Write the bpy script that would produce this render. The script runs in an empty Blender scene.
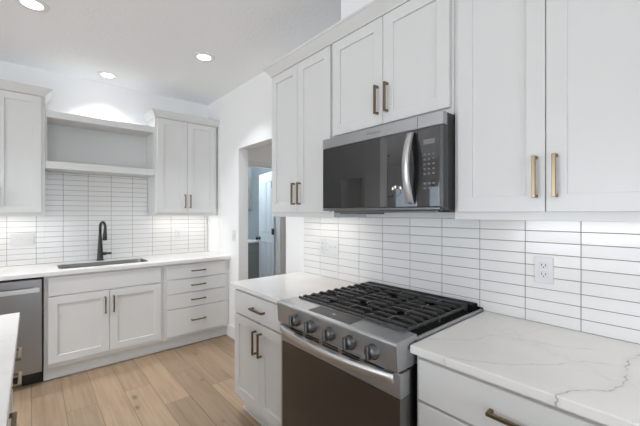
import bpy, bmesh, math, random
from mathutils import Vector, Matrix
random.seed(7)
sc = bpy.context.scene
col = sc.collection
PI = math.pi

# ------------------------------------------------------------------ camera
cam_d = bpy.data.cameras.new('camera')
cam = bpy.data.objects.new('camera', cam_d); col.objects.link(cam)
cam_d.sensor_fit = 'HORIZONTAL'; cam_d.sensor_width = 36.0
cam_d.lens = 36.0 * 331.08 / 640.0
cam_d.clip_start = 0.02
cam.location = (4.1444, -1.7015, 1.3999)
TH = .7165
cam.rotation_euler = (PI/2, 0, PI/2 - TH)
sc.camera = cam

# ------------------------------------------------------------------ world, lights, exposure
sc.view_settings.view_transform = 'Standard'
sc.view_settings.look = 'None'
sc.view_settings.gamma = 1.0
sc.view_settings.use_curve_mapping = False
sc.view_settings.exposure = -1.29
sc.cycles.use_denoising = True
sc.cycles.max_bounces = 20; sc.cycles.diffuse_bounces = 14; sc.cycles.glossy_bounces = 6
w = bpy.data.worlds.new('world'); sc.world = w; w.use_nodes = True
bg = w.node_tree.nodes['Background']
bg.inputs[0].default_value = (.72, .85, 1, 1); bg.inputs[1].default_value = 8.0

CEIL = 2.775
CAN_W = 9.5
CANS = [(1.26, -1.70), (.264, -1.131), (1.272, -.556), (2.5, -3.1),
        (1.26, -2.95), (3.75, -3.1), (5.2, -1.0), (5.2, -3.0)]

def area(name, loc, rot, sx, sy, power, color=(1, 1, 1), spread=PI):
    l = bpy.data.lights.new(name, 'AREA'); l.shape = 'RECTANGLE'; l.size = sx; l.size_y = sy
    l.energy = power; l.color = color; l.spread = spread
    o = bpy.data.objects.new(name, l); col.objects.link(o); o.location = loc; o.rotation_euler = rot
    return o
# dining daylight behind the camera, plus added fills
area('patio_side_fill', (7.78, -2.6, 1.25), (0, PI/2, 0), 2.1, 3.4, 62, (.93, .97, 1))  # added fill for the back wall, no such source known
area('daylight_dining_a', (2.6, -6.92, 1.45), (PI/2, 0, 0), 2.4, 1.4, 200, (.93, .97, 1))
area('daylight_dining_b', (5.6, -6.92, 1.45), (PI/2, 0, 0), 2.4, 1.4, 60, (.93, .97, 1))
area('laundry_fill', (-.75, .62, 2.735), (0, 0, 0), .58, .58, 62, (.74, .87, 1))  # unseen lamp added to brighten the laundry
area('hall_fill', (1.2, 1.3, 2.735), (0, 0, 0), .3, .3, 12, (1, .98, .95))  # unseen lamp added to lift the dark hall

# ------------------------------------------------------------------ materials
def mat(name, color, rough=.5, metal=0, spec=.5, emis=None, estr=0, coat=0):
    m = bpy.data.materials.new(name); m.use_nodes = True
    b = m.node_tree.nodes['Principled BSDF']
    b.inputs['Base Color'].default_value = (*color, 1)
    b.inputs['Roughness'].default_value = rough
    b.inputs['Metallic'].default_value = metal
    b.inputs['Specular IOR Level'].default_value = spec
    if coat: b.inputs['Coat Weight'].default_value = coat; b.inputs['Coat Roughness'].default_value = .05
    if emis: b.inputs['Emission Color'].default_value = (*emis, 1); b.inputs['Emission Strength'].default_value = estr
    return m
def nodes(m):
    nt = m.node_tree; return nt, nt.nodes, nt.links, nt.nodes['Principled BSDF']
def noise_bump(m, scale, strength, dist=.002, detail=3, stretch=None):
    nt, N, L, b = nodes(m)
    tc = N.new('ShaderNodeTexCoord'); n = N.new('ShaderNodeTexNoise'); bp = N.new('ShaderNodeBump')
    n.inputs['Scale'].default_value = scale; n.inputs['Detail'].default_value = detail
    bp.inputs['Strength'].default_value = strength; bp.inputs['Distance'].default_value = dist
    src = tc.outputs['Object']
    if stretch:
        mp = N.new('ShaderNodeMapping'); mp.inputs['Scale'].default_value = stretch
        L.new(src, mp.inputs[0]); src = mp.outputs[0]
    L.new(src, n.inputs['Vector']); L.new(n.outputs[0], bp.inputs['Height']); L.new(bp.outputs[0], b.inputs['Normal'])
    return n
def noise_color(m, scale, c1, c2, stretch=None, detail=4, lo=.3, hi=.7, rough=None):
    nt, N, L, b = nodes(m)
    tc = N.new('ShaderNodeTexCoord'); n = N.new('ShaderNodeTexNoise'); r = N.new('ShaderNodeValToRGB')
    n.inputs['Scale'].default_value = scale; n.inputs['Detail'].default_value = detail
    r.color_ramp.elements[0].position = lo; r.color_ramp.elements[1].position = hi
    r.color_ramp.elements[0].color = (*c1, 1); r.color_ramp.elements[1].color = (*c2, 1)
    src = tc.outputs['Object']
    if stretch:
        mp = N.new('ShaderNodeMapping'); mp.inputs['Scale'].default_value = stretch
        L.new(src, mp.inputs[0]); src = mp.outputs[0]
    L.new(src, n.inputs['Vector']); L.new(n.outputs[0], r.inputs[0]); L.new(r.outputs[0], b.inputs['Base Color'])
    if rough:
        mr = N.new('ShaderNodeMapRange'); mr.inputs[3].default_value = rough[0]; mr.inputs[4].default_value = rough[1]
        L.new(n.outputs[0], mr.inputs[0]); L.new(mr.outputs[0], b.inputs['Roughness'])

M = {}
M['wall'] = mat('wall_paint', (.86, .86, .86), .75, spec=.3); noise_bump(M['wall'], 140, .10)
M['ceil'] = mat('ceiling_texture', (.91, .925, .94), .85, spec=.2); noise_bump(M['ceil'], 45, .45, .005, 4)
M['trim'] = mat('trim_paint', (.80, .80, .80), .4); noise_bump(M['trim'], 30, .02)
M['cab'] = mat('cabinet_paint', (.69, .69, .68), .33); noise_bump(M['cab'], 25, .02)
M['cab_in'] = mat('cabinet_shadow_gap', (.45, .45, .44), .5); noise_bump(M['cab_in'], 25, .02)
M['tile'] = mat('glazed_tile', (.78, .775, .765), .12); noise_bump(M['tile'], 16, .10, .004, 2)
M['grout'] = mat('grey_grout', (.17, .17, .17), .9); noise_bump(M['grout'], 300, .2)
M['brass'] = mat('bronze_metal', (.22, .168, .105), .30, 1); noise_bump(M['brass'], 200, .03)
M['steel'] = mat('brushed_steel', (.47, .475, .485), .40, 1); noise_bump(M['steel'], 60, .05, .001, 3, (.05, 1, 12))
M['steel_dark'] = mat('dark_steel', (.24, .24, .24), .38, 1); noise_bump(M['steel_dark'], 60, .05, .001, 3, (.05, 1, 8))
M['knob'] = mat('knob_steel', (.14, .14, .14), .38, 1); noise_bump(M['knob'], 60, .03)
M['steel_dw'] = mat('dishwasher_steel', (.33, .33, .33), .33, 1); noise_bump(M['steel_dw'], 60, .05, .001, 3, (1, 12, .05))
M['disp'] = mat('dark_display', (.05, .05, .05), .35, spec=.2); noise_bump(M['disp'], 50, .01)
M['pan'] = mat('black_cooktop_pan', (.006, .006, .006), .5, spec=.08); noise_bump(M['pan'], 60, .05)
M['side_dark'] = mat('dark_grey_side', (.12, .12, .12), .42, 1); noise_bump(M['side_dark'], 60, .03)
M['sink'] = mat('sink_steel', (.28, .28, .28), .3, 1); noise_bump(M['sink'], 60, .03)
M['steel_light'] = mat('polished_steel', (.70, .70, .70), .36, 1); noise_bump(M['steel_light'], 60, .03, .001, 3, (1, 1, 8))
M['black_glass'] = mat('black_glass', (.03, .03, .031), .0, spec=1.0, coat=.6); noise_color(M['black_glass'], 2, (.030, .030, .031), (.032, .032, .033))
M['oven_glass'] = mat('brown_tinted_glass', (.052, .040, .030), .10, spec=.55); noise_bump(M['oven_glass'], 3, .01)
M['black'] = mat('black_enamel', (.010, .010, .010), .22); noise_bump(M['black'], 60, .05)
M['iron'] = mat('cast_iron', (.06, .06, .06), .27); noise_bump(M['iron'], 250, .25, .0006)
M['matte_black'] = mat('matte_black_metal', (.022, .022, .022), .4); noise_bump(M['matte_black'], 80, .05)
M['plastic'] = mat('white_plastic', (.68, .68, .69), .35); noise_bump(M['plastic'], 50, .01)
M['slot'] = mat('dark_slot', (.015, .015, .015), .6); noise_bump(M['slot'], 50, .01)
M['btn'] = mat('button_print', (.17, .17, .175), .4); noise_bump(M['btn'], 50, .01)
M['ink'] = mat('grey_logo_ink', (.16, .16, .16), .5); noise_bump(M['ink'], 50, .01)
M['lcd'] = mat('display_glow', (.3, .3, .3), .4, emis=(.8, .9, 1), estr=.35); noise_bump(M['lcd'], 50, .01)
M['lens'] = mat('lamp_lens', (.9, .9, .9), .5, emis=(1, .98, .95), estr=14); noise_bump(M['lens'], 50, .01)
M['led'] = mat('led_diffuser', (.9, .9, .9), .5, emis=(1, .97, .92), estr=3); noise_bump(M['led'], 50, .01)
M['bulb'] = mat('bulb_glow', (.9, .9, .9), .5, emis=(1, .9, .75), estr=40); noise_bump(M['bulb'], 50, .01)
M['gray_cab'] = mat('grey_laundry_paint', (.29, .295, .28), .45); noise_bump(M['gray_cab'], 25, .02)
M['door'] = mat('door_paint', (.72, .74, .76), .4); noise_bump(M['door'], 30, .02)
M['lwall'] = mat('laundry_wall_paint', (.66, .70, .71), .7); noise_bump(M['lwall'], 140, .1)
M['sky_leaf'] = mat('garden_hedge', (.10, .16, .10), .8); noise_color(M['sky_leaf'], 6, (.03, .06, .03), (.25, .32, .22))
g = bpy.data.materials.new('window_glass'); g.use_nodes = True; M['glass'] = g
nt, N, L, b = nodes(g); b.inputs['Transmission Weight'].default_value = 1; b.inputs['Roughness'].default_value = 0; b.inputs['IOR'].default_value = 1.05
noise_bump(g, 2, .005)

# --- wood plank floor: planks run along X, 0.183 wide
def wood_floor():
    m = mat('oak_planks', (.5, .4, .3), .42)
    nt, N, L, b = nodes(m)
    def math_(op, a, b_=None, c=None):
        n = N.new('ShaderNodeMath'); n.operation = op
        for i, v in enumerate((a, b_, c)):
            if v is None: continue
            if isinstance(v, (int, float)): n.inputs[i].default_value = v
            else: L.new(v, n.inputs[i])
        return n.outputs[0]
    tc = N.new('ShaderNodeTexCoord'); sp = N.new('ShaderNodeSeparateXYZ'); L.new(tc.outputs['Object'], sp.inputs[0])
    x, y = sp.outputs[0], sp.outputs[1]
    ry = math_('DIVIDE', math_('ADD', y, 1.335), .1835)
    row = math_('FLOOR', ry)
    wn = N.new('ShaderNodeTexWhiteNoise'); wn.noise_dimensions = '1D'; L.new(row, wn.inputs['W'])
    # rows 1 (y -1.15..-.97) joint at x=1.18; row 2 at 1.58; the rest by chance
    off = math_('ADD', math_('MULTIPLY', row, .40), math_('MULTIPLY', math_('FLOOR', math_('DIVIDE', row, 3)), .37))
    px = math_('DIVIDE', math_('SUBTRACT', x, math_('ADD', off, .78)), 1.22)
    idx = math_('FLOOR', px)
    cmb = N.new('ShaderNodeCombineXYZ'); L.new(row, cmb.inputs[0]); L.new(idx, cmb.inputs[1])
    w2 = N.new('ShaderNodeTexWhiteNoise'); w2.noise_dimensions = '2D'; L.new(cmb.outputs[0], w2.inputs['Vector'])
    # grain
    mp = N.new('ShaderNodeCombineXYZ')
    L.new(math_('ADD', math_('MULTIPLY', x, 1.3), math_('MULTIPLY', w2.outputs['Value'], 40)), mp.inputs[0])
    L.new(math_('MULTIPLY', y, 26), mp.inputs[1]); L.new(math_('MULTIPLY', w2.outputs['Value'], 13), mp.inputs[2])
    n1 = N.new('ShaderNodeTexNoise'); n1.inputs['Scale'].default_value = 1.6; n1.inputs['Detail'].default_value = 5; n1.inputs['Distortion'].default_value = .6
    L.new(mp.outputs[0], n1.inputs['Vector'])
    n2 = N.new('ShaderNodeTexNoise'); n2.inputs['Scale'].default_value = 2.2; n2.inputs['Detail'].default_value = 2
    L.new(tc.outputs['Object'], n2.inputs['Vector'])
    r = N.new('ShaderNodeValToRGB'); L.new(n1.outputs[0], r.inputs[0])
    e = r.color_ramp.elements; e[0].position = .28; e[1].position = .72
    e[0].color = (.285, .193, .122, 1); e[1].color = (.395, .280, .186, 1)
    # knots
    vo = N.new('ShaderNodeTexVoronoi'); vo.inputs['Scale'].default_value = 1.0
    kv = N.new('ShaderNodeCombineXYZ'); L.new(math_('MULTIPLY', x, 2.2), kv.inputs[0]); L.new(math_('MULTIPLY', y, 4.2), kv.inputs[1])
    L.new(kv.outputs[0], vo.inputs['Vector'])
    knot = math_('MULTIPLY', math_('SUBTRACT', 1, math_('MINIMUM', math_('DIVIDE', vo.outputs['Distance'], .11), 1)), .75)
    val = math_('ADD', .78, math_('MULTIPLY', w2.outputs['Value'], .34))
    val = math_('MULTIPLY', val, math_('ADD', .92, math_('MULTIPLY', n2.outputs[0], .16)))
    val = math_('MULTIPLY', val, math_('SUBTRACT', 1, math_('MAXIMUM', knot, 0)))
    fy = math_('FRACT', ry); dy = math_('MULTIPLY', math_('MINIMUM', fy, math_('SUBTRACT', 1, fy)), .1835)
    fx = math_('FRACT', px); dx = math_('MULTIPLY', math_('MINIMUM', fx, math_('SUBTRACT', 1, fx)), 1.22)
    seam = math_('LESS_THAN', math_('MINIMUM', dx, dy), .0021)
    val = math_('MULTIPLY', val, math_('SUBTRACT', 1, math_('MULTIPLY', seam, .5)))
    mx = N.new('ShaderNodeVectorMath'); mx.operation = 'SCALE'; L.new(r.outputs[0], mx.inputs[0]); L.new(val, mx.inputs['Scale'])
    L.new(mx.outputs[0], b.inputs['Base Color'])
    bp = N.new('ShaderNodeBump'); bp.inputs['Strength'].default_value = .15; bp.inputs['Distance'].default_value = .002
    L.new(n1.outputs[0], bp.inputs['Height']); L.new(bp.outputs[0], b.inputs['Normal'])
    return m
M['floor'] = wood_floor()

# --- quartz with grey veins drawn as warped polylines
def quartz(name, lines=()):
    m = mat(name, (.8, .79, .77), .22)
    nt, N, L, b = nodes(m)
    def vm(op, a, b_=None, scale=None):
        n = N.new('ShaderNodeVectorMath'); n.operation = op
        for i, v in enumerate((a, b_)):
            if v is None: continue
            if isinstance(v, tuple): n.inputs[i].default_value = v
            else: L.new(v, n.inputs[i])
        if scale is not None:
            if isinstance(scale, (int, float)): n.inputs['Scale'].default_value = scale
            else: L.new(scale, n.inputs['Scale'])
        return n
    def math_(op, a, b_=None, c=None, clamp=False):
        n = N.new('ShaderNodeMath'); n.operation = op; n.use_clamp = clamp
        for i, v in enumerate((a, b_, c)):
            if v is None: continue
            if isinstance(v, (int, float)): n.inputs[i].default_value = v
            else: L.new(v, n.inputs[i])
        return n.outputs[0]
    tc = N.new('ShaderNodeTexCoord'); P = tc.outputs['Object']
    wn = N.new('ShaderNodeTexNoise'); wn.inputs['Scale'].default_value = 26; wn.inputs['Detail'].default_value = 5; L.new(P, wn.inputs['Vector'])
    wc = vm('SUBTRACT', wn.outputs['Color'], (.5, .5, .5)).outputs[0]
    W = vm('ADD', P, vm('SCALE', wc, None, .034).outputs[0]).outputs[0]
    flat = vm('MULTIPLY', W, (1, 1, 0)).outputs[0]
    cl = N.new('ShaderNodeTexNoise'); cl.inputs['Scale'].default_value = 3.0; cl.inputs['Detail'].default_value = 6; L.new(P, cl.inputs['Vector'])
    r = N.new('ShaderNodeValToRGB'); L.new(cl.outputs[0], r.inputs[0])
    e = r.color_ramp.elements; e[0].position = .3; e[1].position = .7
    e[0].color = (.72, .70, .68, 1); e[1].color = (.80, .785, .765, 1)
    br = N.new('ShaderNodeTexNoise'); br.inputs['Scale'].default_value = 22; br.inputs['Detail'].default_value = 3; L.new(P, br.inputs['Vector'])
    total = None
    for pts, width, strength in lines:
        for (ax, ay), (bx, by) in zip(pts[:-1], pts[1:]):
            ab = (bx-ax, by-ay, 0); l2 = ab[0]**2 + ab[1]**2
            pa = vm('SUBTRACT', flat, (ax, ay, 0)).outputs[0]
            t = math_('DIVIDE', vm('DOT_PRODUCT', pa, ab).outputs['Value'], l2, clamp=True)
            sc_ = vm('SCALE', ab, None, t).outputs[0]
            d = vm('LENGTH', vm('SUBTRACT', pa, sc_).outputs[0]).outputs['Value']
            core = math_('MULTIPLY', math_('SUBTRACT', 1, math_('DIVIDE', d, width), clamp=True), strength)
            core = math_('MULTIPLY', core, math_('MULTIPLY', math_('SUBTRACT', br.outputs[0], .36), 5.5, clamp=True))
            halo = math_('MULTIPLY', math_('SUBTRACT', 1, math_('DIVIDE', d, width*5), clamp=True), strength*.13)
            v = math_('MAXIMUM', core, halo)
            total = v if total is None else math_('MAXIMUM', total, v)
    # faint broad veining everywhere
    vo = N.new('ShaderNodeTexVoronoi'); vo.feature = 'DISTANCE_TO_EDGE'; vo.inputs['Scale'].default_value = 1.6
    wv = vm('ADD', P, vm('SCALE', wc, None, .25).outputs[0]).outputs[0]; L.new(wv, vo.inputs['Vector'])
    soft = math_('MULTIPLY', math_('SUBTRACT', 1, math_('DIVIDE', vo.outputs['Distance'], .02), clamp=True), .10)
    total = soft if total is None else math_('MAXIMUM', total, soft)
    mx = N.new('ShaderNodeMix'); mx.data_type = 'RGBA'
    L.new(math_('MINIMUM', total, .9), mx.inputs[0]); L.new(r.outputs[0], mx.inputs[6]); mx.inputs[7].default_value = (.22, .20, .19, 1)
    L.new(mx.outputs[2], b.inputs['Base Color'])
    return m
VEINS = [([(3.454, -.547), (3.569, -.433), (3.6, -.32), (3.666, -.293), (3.814, -.254), (3.9, -.196)], .0025, .40),
         ([(3.62, -.30), (3.676, -.201), (3.726, -.044)], .0025, .16),
         ([(3.56, -.66), (3.629, -.62), (3.751, -.543), (3.843, -.428), (3.902, -.328), (3.989, -.289)], .0025, .48),
         ([(4.012, -.10), (3.99, -.219), (3.993, -.304), (4.002, -.431), (3.994, -.48), (3.963, -.536), (3.927, -.563), (3.903, -.61), (3.888, -.66)], .0035, .8)]
M['quartz_v'] = quartz('veined_quartz', VEINS)
M['quartz'] = quartz('white_quartz')

# ------------------------------------------------------------------ mesh helpers
class MB:
    def __init__(s): s.bm = bmesh.new(); s.mats = []
    def mi(s, m):
        if m not in s.mats: s.mats.append(m)
        return s.mats.index(m)
    def merge(s, t, m, mtx=None):
        i = s.mi(m)
        if mtx is not None: bmesh.ops.transform(t, matrix=mtx, verts=t.verts)
        mp = {v: s.bm.verts.new(v.co) for v in t.verts}
        for f in t.faces:
            try:
                nf = s.bm.faces.new([mp[v] for v in f.verts]); nf.material_index = i; nf.smooth = f.smooth
            except ValueError: pass
        t.free(); return s
    def box(s, x0, x1, y0, y1, z0, z1, m, bev=0, seg=1, mtx=None):
        t = bmesh.new()
        vs = [t.verts.new((x, y, z)) for x in (x0, x1) for y in (y0, y1) for z in (z0, z1)]
        for q in ((0,1,3,2),(4,6,7,5),(0,4,5,1),(2,3,7,6),(0,2,6,4),(1,5,7,3)): t.faces.new([vs[k] for k in q])
        if bev: bmesh.ops.bevel(t, geom=t.edges[:], offset=bev, segments=seg, affect='EDGES', profile=.5)
        bmesh.ops.recalc_face_normals(t, faces=t.faces[:])
        return s.merge(t, m, mtx)
    def cyl(s, c, r, h, m, axis='Z', seg=24, r2=None, bev=0, mtx=None):
        t = bmesh.new()
        bmesh.ops.create_cone(t, cap_ends=True, segments=seg, radius1=r, radius2=r if r2 is None else r2, depth=h)
        if bev:
            ed = [e for e in t.edges if len(e.link_faces) == 2 and any(len(f.verts) > 4 for f in e.link_faces)]
            bmesh.ops.bevel(t, geom=ed, offset=bev, segments=2, affect='EDGES')
        for f in t.faces: f.smooth = len(f.verts) <= 4
        R = {'Z': Matrix(), 'X': Matrix.Rotation(PI/2, 4, 'Y'), 'Y': Matrix.Rotation(PI/2, 4, 'X')}[axis]
        mm = Matrix.Translation(c) @ R
        return s.merge(t, m, mm if mtx is None else mtx @ mm)
    def lathe(s, prof, m, c=(0, 0, 0), seg=32, mtx=None):
        t = bmesh.new(); rings = []
        for r, z in prof:
            if r < 1e-6: rings.append([t.verts.new((0, 0, z))]); continue
            rings.append([t.verts.new((r*math.cos(2*PI*k/seg), r*math.sin(2*PI*k/seg), z)) for k in range(seg)])
        for a, b in zip(rings[:-1], rings[1:]):
            for k in range(seg):
                k2 = (k+1) % seg
                if len(a) == 1 and len(b) == 1: continue
                if len(a) == 1: q = [a[0], b[k], b[k2]]
                elif len(b) == 1: q = [a[k], b[0], a[k2]]
                else: q = [a[k], b[k], b[k2], a[k2]]
                t.faces.new(q).smooth = True
        bmesh.ops.recalc_face_normals(t, faces=t.faces[:])
        mm = Matrix.Translation(c)
        return s.merge(t, m, mm if mtx is None else mtx @ mm)
    def tube(s, pts, r, m, seg=14, caps=True):
        t = bmesh.new(); pts = [Vector(p) for p in pts]; rings = []
        rr = r if isinstance(r, (list, tuple)) else [r]*len(pts)
        up = None
        for i, p in enumerate(pts):
            d = (pts[min(i+1, len(pts)-1)] - pts[max(i-1, 0)]).normalized()
            if up is None:
                up = d.orthogonal().normalized()
            else:
                up = (up - d*up.dot(d)).normalized()
            sd = d.cross(up)
            rings.append([t.verts.new(p + (up*math.cos(2*PI*k/seg) + sd*math.sin(2*PI*k/seg))*rr[i]) for k in range(seg)])
        for a, b in zip(rings[:-1], rings[1:]):
            for k in range(seg): t.faces.new([a[k], a[(k+1) % seg], b[(k+1) % seg], b[k]]).smooth = True
        if caps: t.faces.new(rings[0][::-1]); t.faces.new(rings[-1])
        bmesh.ops.recalc_face_normals(t, faces=t.faces[:])
        return s.merge(t, m)
    def extrude(s, poly, m, mtx, length):
        """closed 2-D outline (a, b) in local XZ, extruded along local Y from 0 to length"""
        t = bmesh.new()
        A = [t.verts.new((a, 0, b)) for a, b in poly]; B = [t.verts.new((a, length, b)) for a, b in poly]
        n = len(poly)
        for k in range(n): t.faces.new([A[k], A[(k+1) % n], B[(k+1) % n], B[k]])
        t.faces.new(A[::-1]); t.faces.new(B)
        bmesh.ops.recalc_face_normals(t, faces=t.faces[:])
        return s.merge(t, m, mtx)
    def build(s, name, parent=None, loc=None):
        me = bpy.data.meshes.new(name)
        bmesh.ops.remove_doubles(s.bm, verts=s.bm.verts[:], dist=1e-6)
        s.bm.to_mesh(me); s.bm.free()
        for m in s.mats: me.materials.append(m)
        o = bpy.data.objects.new(name, me); col.objects.link(o)
        if parent is not None: o.parent = parent
        if loc is not None: o.location = loc
        return o
def empty(name, loc, label, cat, group=None, rz=0):
    o = bpy.data.objects.new(name, None); col.objects.link(o); o.location = loc; o.rotation_euler = (0, 0, rz)
    o.empty_display_size = .1
    return tag(o, label, cat, group)
def tag(o, label, cat, group=None):
    o['label'] = label; o['category'] = cat
    if group: o['group'] = group
    return o
def struct(o, label=None, cat=None):
    o['kind'] = 'structure'
    if label: o['label'] = label
    if cat: o['category'] = cat
    return o
def copy_tree(o, parent=None):
    c = o.copy(); col.objects.link(c)
    if parent is not None: c.parent = parent
    for ch in list(o.children): copy_tree(ch, c)
    return c
def smooth_by_angle(o):
    for p in o.data.polygons: p.use_smooth = True
    return o

# ------------------------------------------------------------------ room shell
XR, YF, XL, YL = 7.9, -7.05, -3.0, 2.4
f = MB().box(XL-.1, XR+.1, YF-.1, YL+.1, -.06, 0, M['floor']).build('floor'); struct(f, 'light oak plank floor', 'floor')
c = MB().box(XL-.1, XR+.1, YF-.1, YL+.1, CEIL, CEIL+.06, M['ceil']).build('ceiling'); struct(c, 'white lightly textured ceiling', 'ceiling')
o = MB().box(-.12, 0, -2.45, .116, 0, CEIL, M['wall']).build('wall_back'); struct(o, 'white wall behind the sink', 'wall')
wb = MB()
wb.box(0, .837, 0, .116, 0, CEIL, M['wall']); wb.box(.837, 1.731, 0, .116, 2.103, CEIL, M['wall']); wb.box(1.731, XR, 0, .116, 0, CEIL, M['wall'])
struct(wb.build('wall_range'), 'white wall behind the range with a cased opening', 'wall')
struct(MB().box(2.677, 3.438, -.25, -.0005, 2.4325, CEIL-.0005, M['wall']).build('wall_chase'), 'boxed chase above the microwave cabinet', 'wall')
# hall and laundry beyond the opening
DY = 1.062
wh = MB()
wh.box(-.02, .1, .117, .20, 0, CEIL, M['wall']); wh.box(-.02, .1, .20, DY, 2.06, CEIL, M['wall']); wh.box(-.02, .1, DY, YL, 0, CEIL, M['wall'])
struct(wh.build('wall_hall'), 'hall wall with the laundry doorway', 'wall')
struct(MB().box(2.6, 2.7, .117, YL, 0, CEIL, M['wall']).build('wall_hall_end'), 'far end wall of the hall', 'wall')
struct(MB().box(-1.6, -1.5, .117, YL, 0, CEIL, M['lwall']).build('wall_laundry'), 'pale laundry wall', 'wall')
struct(MB().box(-1.5, -.121, .0, .116, 0, CEIL, M['lwall']).build('wall_laundry_side'), 'pale laundry side wall', 'wall')
struct(MB().box(-1.5, 2.6, YL, YL+.1, 0, CEIL, M['lwall']).build('wall_laundry_end'), 'pale laundry end wall', 'wall')
# door frame of the laundry doorway
df = MB()
df.box(.1002, .112, DY, DY+.06, 0, 2.12, M['trim'], .002); df.box(.1002, .112, .14, .20, 0, 2.12, M['trim'], .002); df.box(.1002, .112, .20, DY, 2.06, 2.12, M['trim'], .002)
df.box(-.02, .1, DY-.015, DY-.0002, 0, 2.0598, M['trim']); df.box(-.02, .1, .2002, .215, 0, 2.0598, M['trim']); df.box(-.02, .1, .215, DY-.015, 2.045, 2.0598, M['trim'])
struct(df.build('trim_4'), 'white door casing of the laundry doorway', 'trim')
# far parts of the open plan room, behind the camera
wp = MB()
wp.box(XL, -.28, -3.62, -3.5, 0, CEIL, M['wall']); wp.box(-.28, .25, -3.62, -3.5, 2.03, CEIL, M['wall']); wp.box(.25, .63, -3.62, -3.5, 0, CEIL, M['wall'])
struct(wp.build('wall_pantry'), 'wall with the dark pantry doorway', 'wall')
pc = MB()
pc.box(-.36, -.28, -3.499, -3.485, 0, 2.11, M['trim'], .002); pc.box(.25, .33, -3.499, -3.485, 0, 2.11, M['trim'], .002); pc.box(-.28, .25, -3.499, -3.485, 2.03, 2.11, M['trim'], .002)
struct(pc.build('trim_5'), 'white casing of the pantry doorway', 'trim')
pi = MB(); pi.box(-.36, -.28, -4.1, -3.621, 0, CEIL, M['wall']); pi.box(.25, .31, -4.0, -3.621, 0, CEIL, M['wall']); pi.box(-.36, .31, -4.1, -4.0, 0, CEIL, M['wall'])
struct(pi.build('wall_pantry_inside'), 'inner walls of the pantry', 'wall')
struct(MB().box(XL-.1, XL, YF, .0, 0, CEIL, M['wall']).build('wall_left'), 'far side wall of the open room', 'wall')
struct(MB().box(XL, -.121, -.1, -.002, 0, CEIL, M['wall']).build('wall_hall_back'), 'wall closing the space behind the sink wall', 'wall')
WIN = [(-1.75, -.9), (-.65, .2), (1.4, 3.8), (4.4, 6.8)]  # last two windows are unseen, added to bring in light
wf = MB(); xp = XL
for a, b in WIN:
    wf.box(xp, a, YF-.12, YF, 0, CEIL, M['wall']); wf.box(a, b, YF-.12, YF, 0, .6, M['wall']); wf.box(a, b, YF-.12, YF, 2.15, CEIL, M['wall']); xp = b
wf.box(xp, XR, YF-.12, YF, 0, CEIL, M['wall'])
struct(wf.build('wall_far'), 'dining room wall with windows', 'wall')
for k, (a, b) in enumerate(WIN):
    t = MB()
    t.box(a, a+.05, YF-.1, YF-.02, .6, 2.15, M['trim'], .003); t.box(b-.05, b, YF-.1, YF-.02, .6, 2.15, M['trim'], .003)
    t.box(a+.05, b-.05, YF-.1, YF-.02, .6, .65, M['trim'], .003); t.box(a+.05, b-.05, YF-.1, YF-.02, 2.1, 2.15, M['trim'], .003)
    t.box(a+.05, b-.05, YF-.09, YF-.03, 1.36, 1.4, M['trim'], .003)
    wo = struct(t.build('window_%d' % (k+1)), 'white framed dining window', 'window')
    MB().box(a+.05, b-.05, YF-.063, YF-.057, .65, 2.1, M['glass']).build('pane', wo)
wr = MB(); wr.box(XR, XR+.12, YF, -4.4, 0, CEIL, M['wall']); wr.box(XR, XR+.12, -4.4, -.8, 2.3, CEIL, M['wall']); wr.box(XR, XR+.12, -.8, .116, 0, CEIL, M['wall'])
struct(wr.build('wall_right'), 'wall with the added patio doors', 'wall')
t = MB()  # patio doors invented as an opening for the side fill
for y in (-4.4, -3.2, -2.0, -.86): t.box(XR+.02, XR+.09, y, y+.06, 0, 2.3, M['trim'], .003)
t.box(XR+.02, XR+.09, -4.34, -.86, 2.24, 2.3, M['trim'], .003); t.box(XR+.02, XR+.09, -4.34, -.86, 0, .06, M['trim'], .003)
wo = struct(t.build('window_5'), 'white framed patio doors, unseen and added for side light', 'window')
MB().box(XR+.052, XR+.058, -4.34, -.86, .06, 2.24, M['glass']).build('pane', wo)

# baseboards
bb = MB().box(.55, .836, -.014, -.0005, .0005, .13, M['trim'], .003).build('baseboard_range'); struct(bb, 'white baseboard beside the opening', 'baseboard')
bb = MB().box(.837-.0, .851, .0, .116, .0005, .13, M['trim'], .003).build('baseboard_opening'); struct(bb, 'white baseboard in the opening', 'baseboard')

# ------------------------------------------------------------------ recessed ceiling lights
def can_light():
    root = empty('ceiling_light', (0, 0, 0), '', 'ceiling light', 'recessed ceiling lights')
    MB().lathe([(.058, -.004), (.062, -.007), (.083, -.006), (.090, -.003), (.092, -.0005), (.058, -.0005)], M['trim']).build('trim_ring', root)
    MB().lathe([(0, -.0035), (.0575, -.0035), (.0575, -.0006), (0, -.0006)], M['lens']).build('lens', root)
    return root
can0 = can_light()
can_labels = {0: 'leftmost of the three round recessed ceiling lights, touching the top edge of the photo',
              1: 'round recessed ceiling light above the sink, close to the back wall',
              2: 'round recessed ceiling light near the range wall, in front of the back corner'}
ld = bpy.data.lights.new('can_lamp', 'AREA'); ld.shape = 'DISK'; ld.size = .11; ld.energy = CAN_W; ld.color = (.92, .965, 1); ld.spread = PI*.55
ld_sink = ld.copy(); ld_sink.energy = CAN_W*.5      # the cans close to a wall are dimmed
ld_wall = ld.copy(); ld_wall.energy = CAN_W*.7
for i, (x, y) in enumerate(CANS):
    o = can0 if i == 0 else copy_tree(can0)
    o.location = (x, y, CEIL)
    o['label'] = can_labels.get(i, 'round recessed ceiling light out of view behind or above the camera')
    lo = bpy.data.objects.new('can_lamp', ld_sink if i == 1 else ld_wall if i == 2 else ld); col.objects.link(lo); lo.parent = o; lo.location = (0, 0, -.012)

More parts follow.
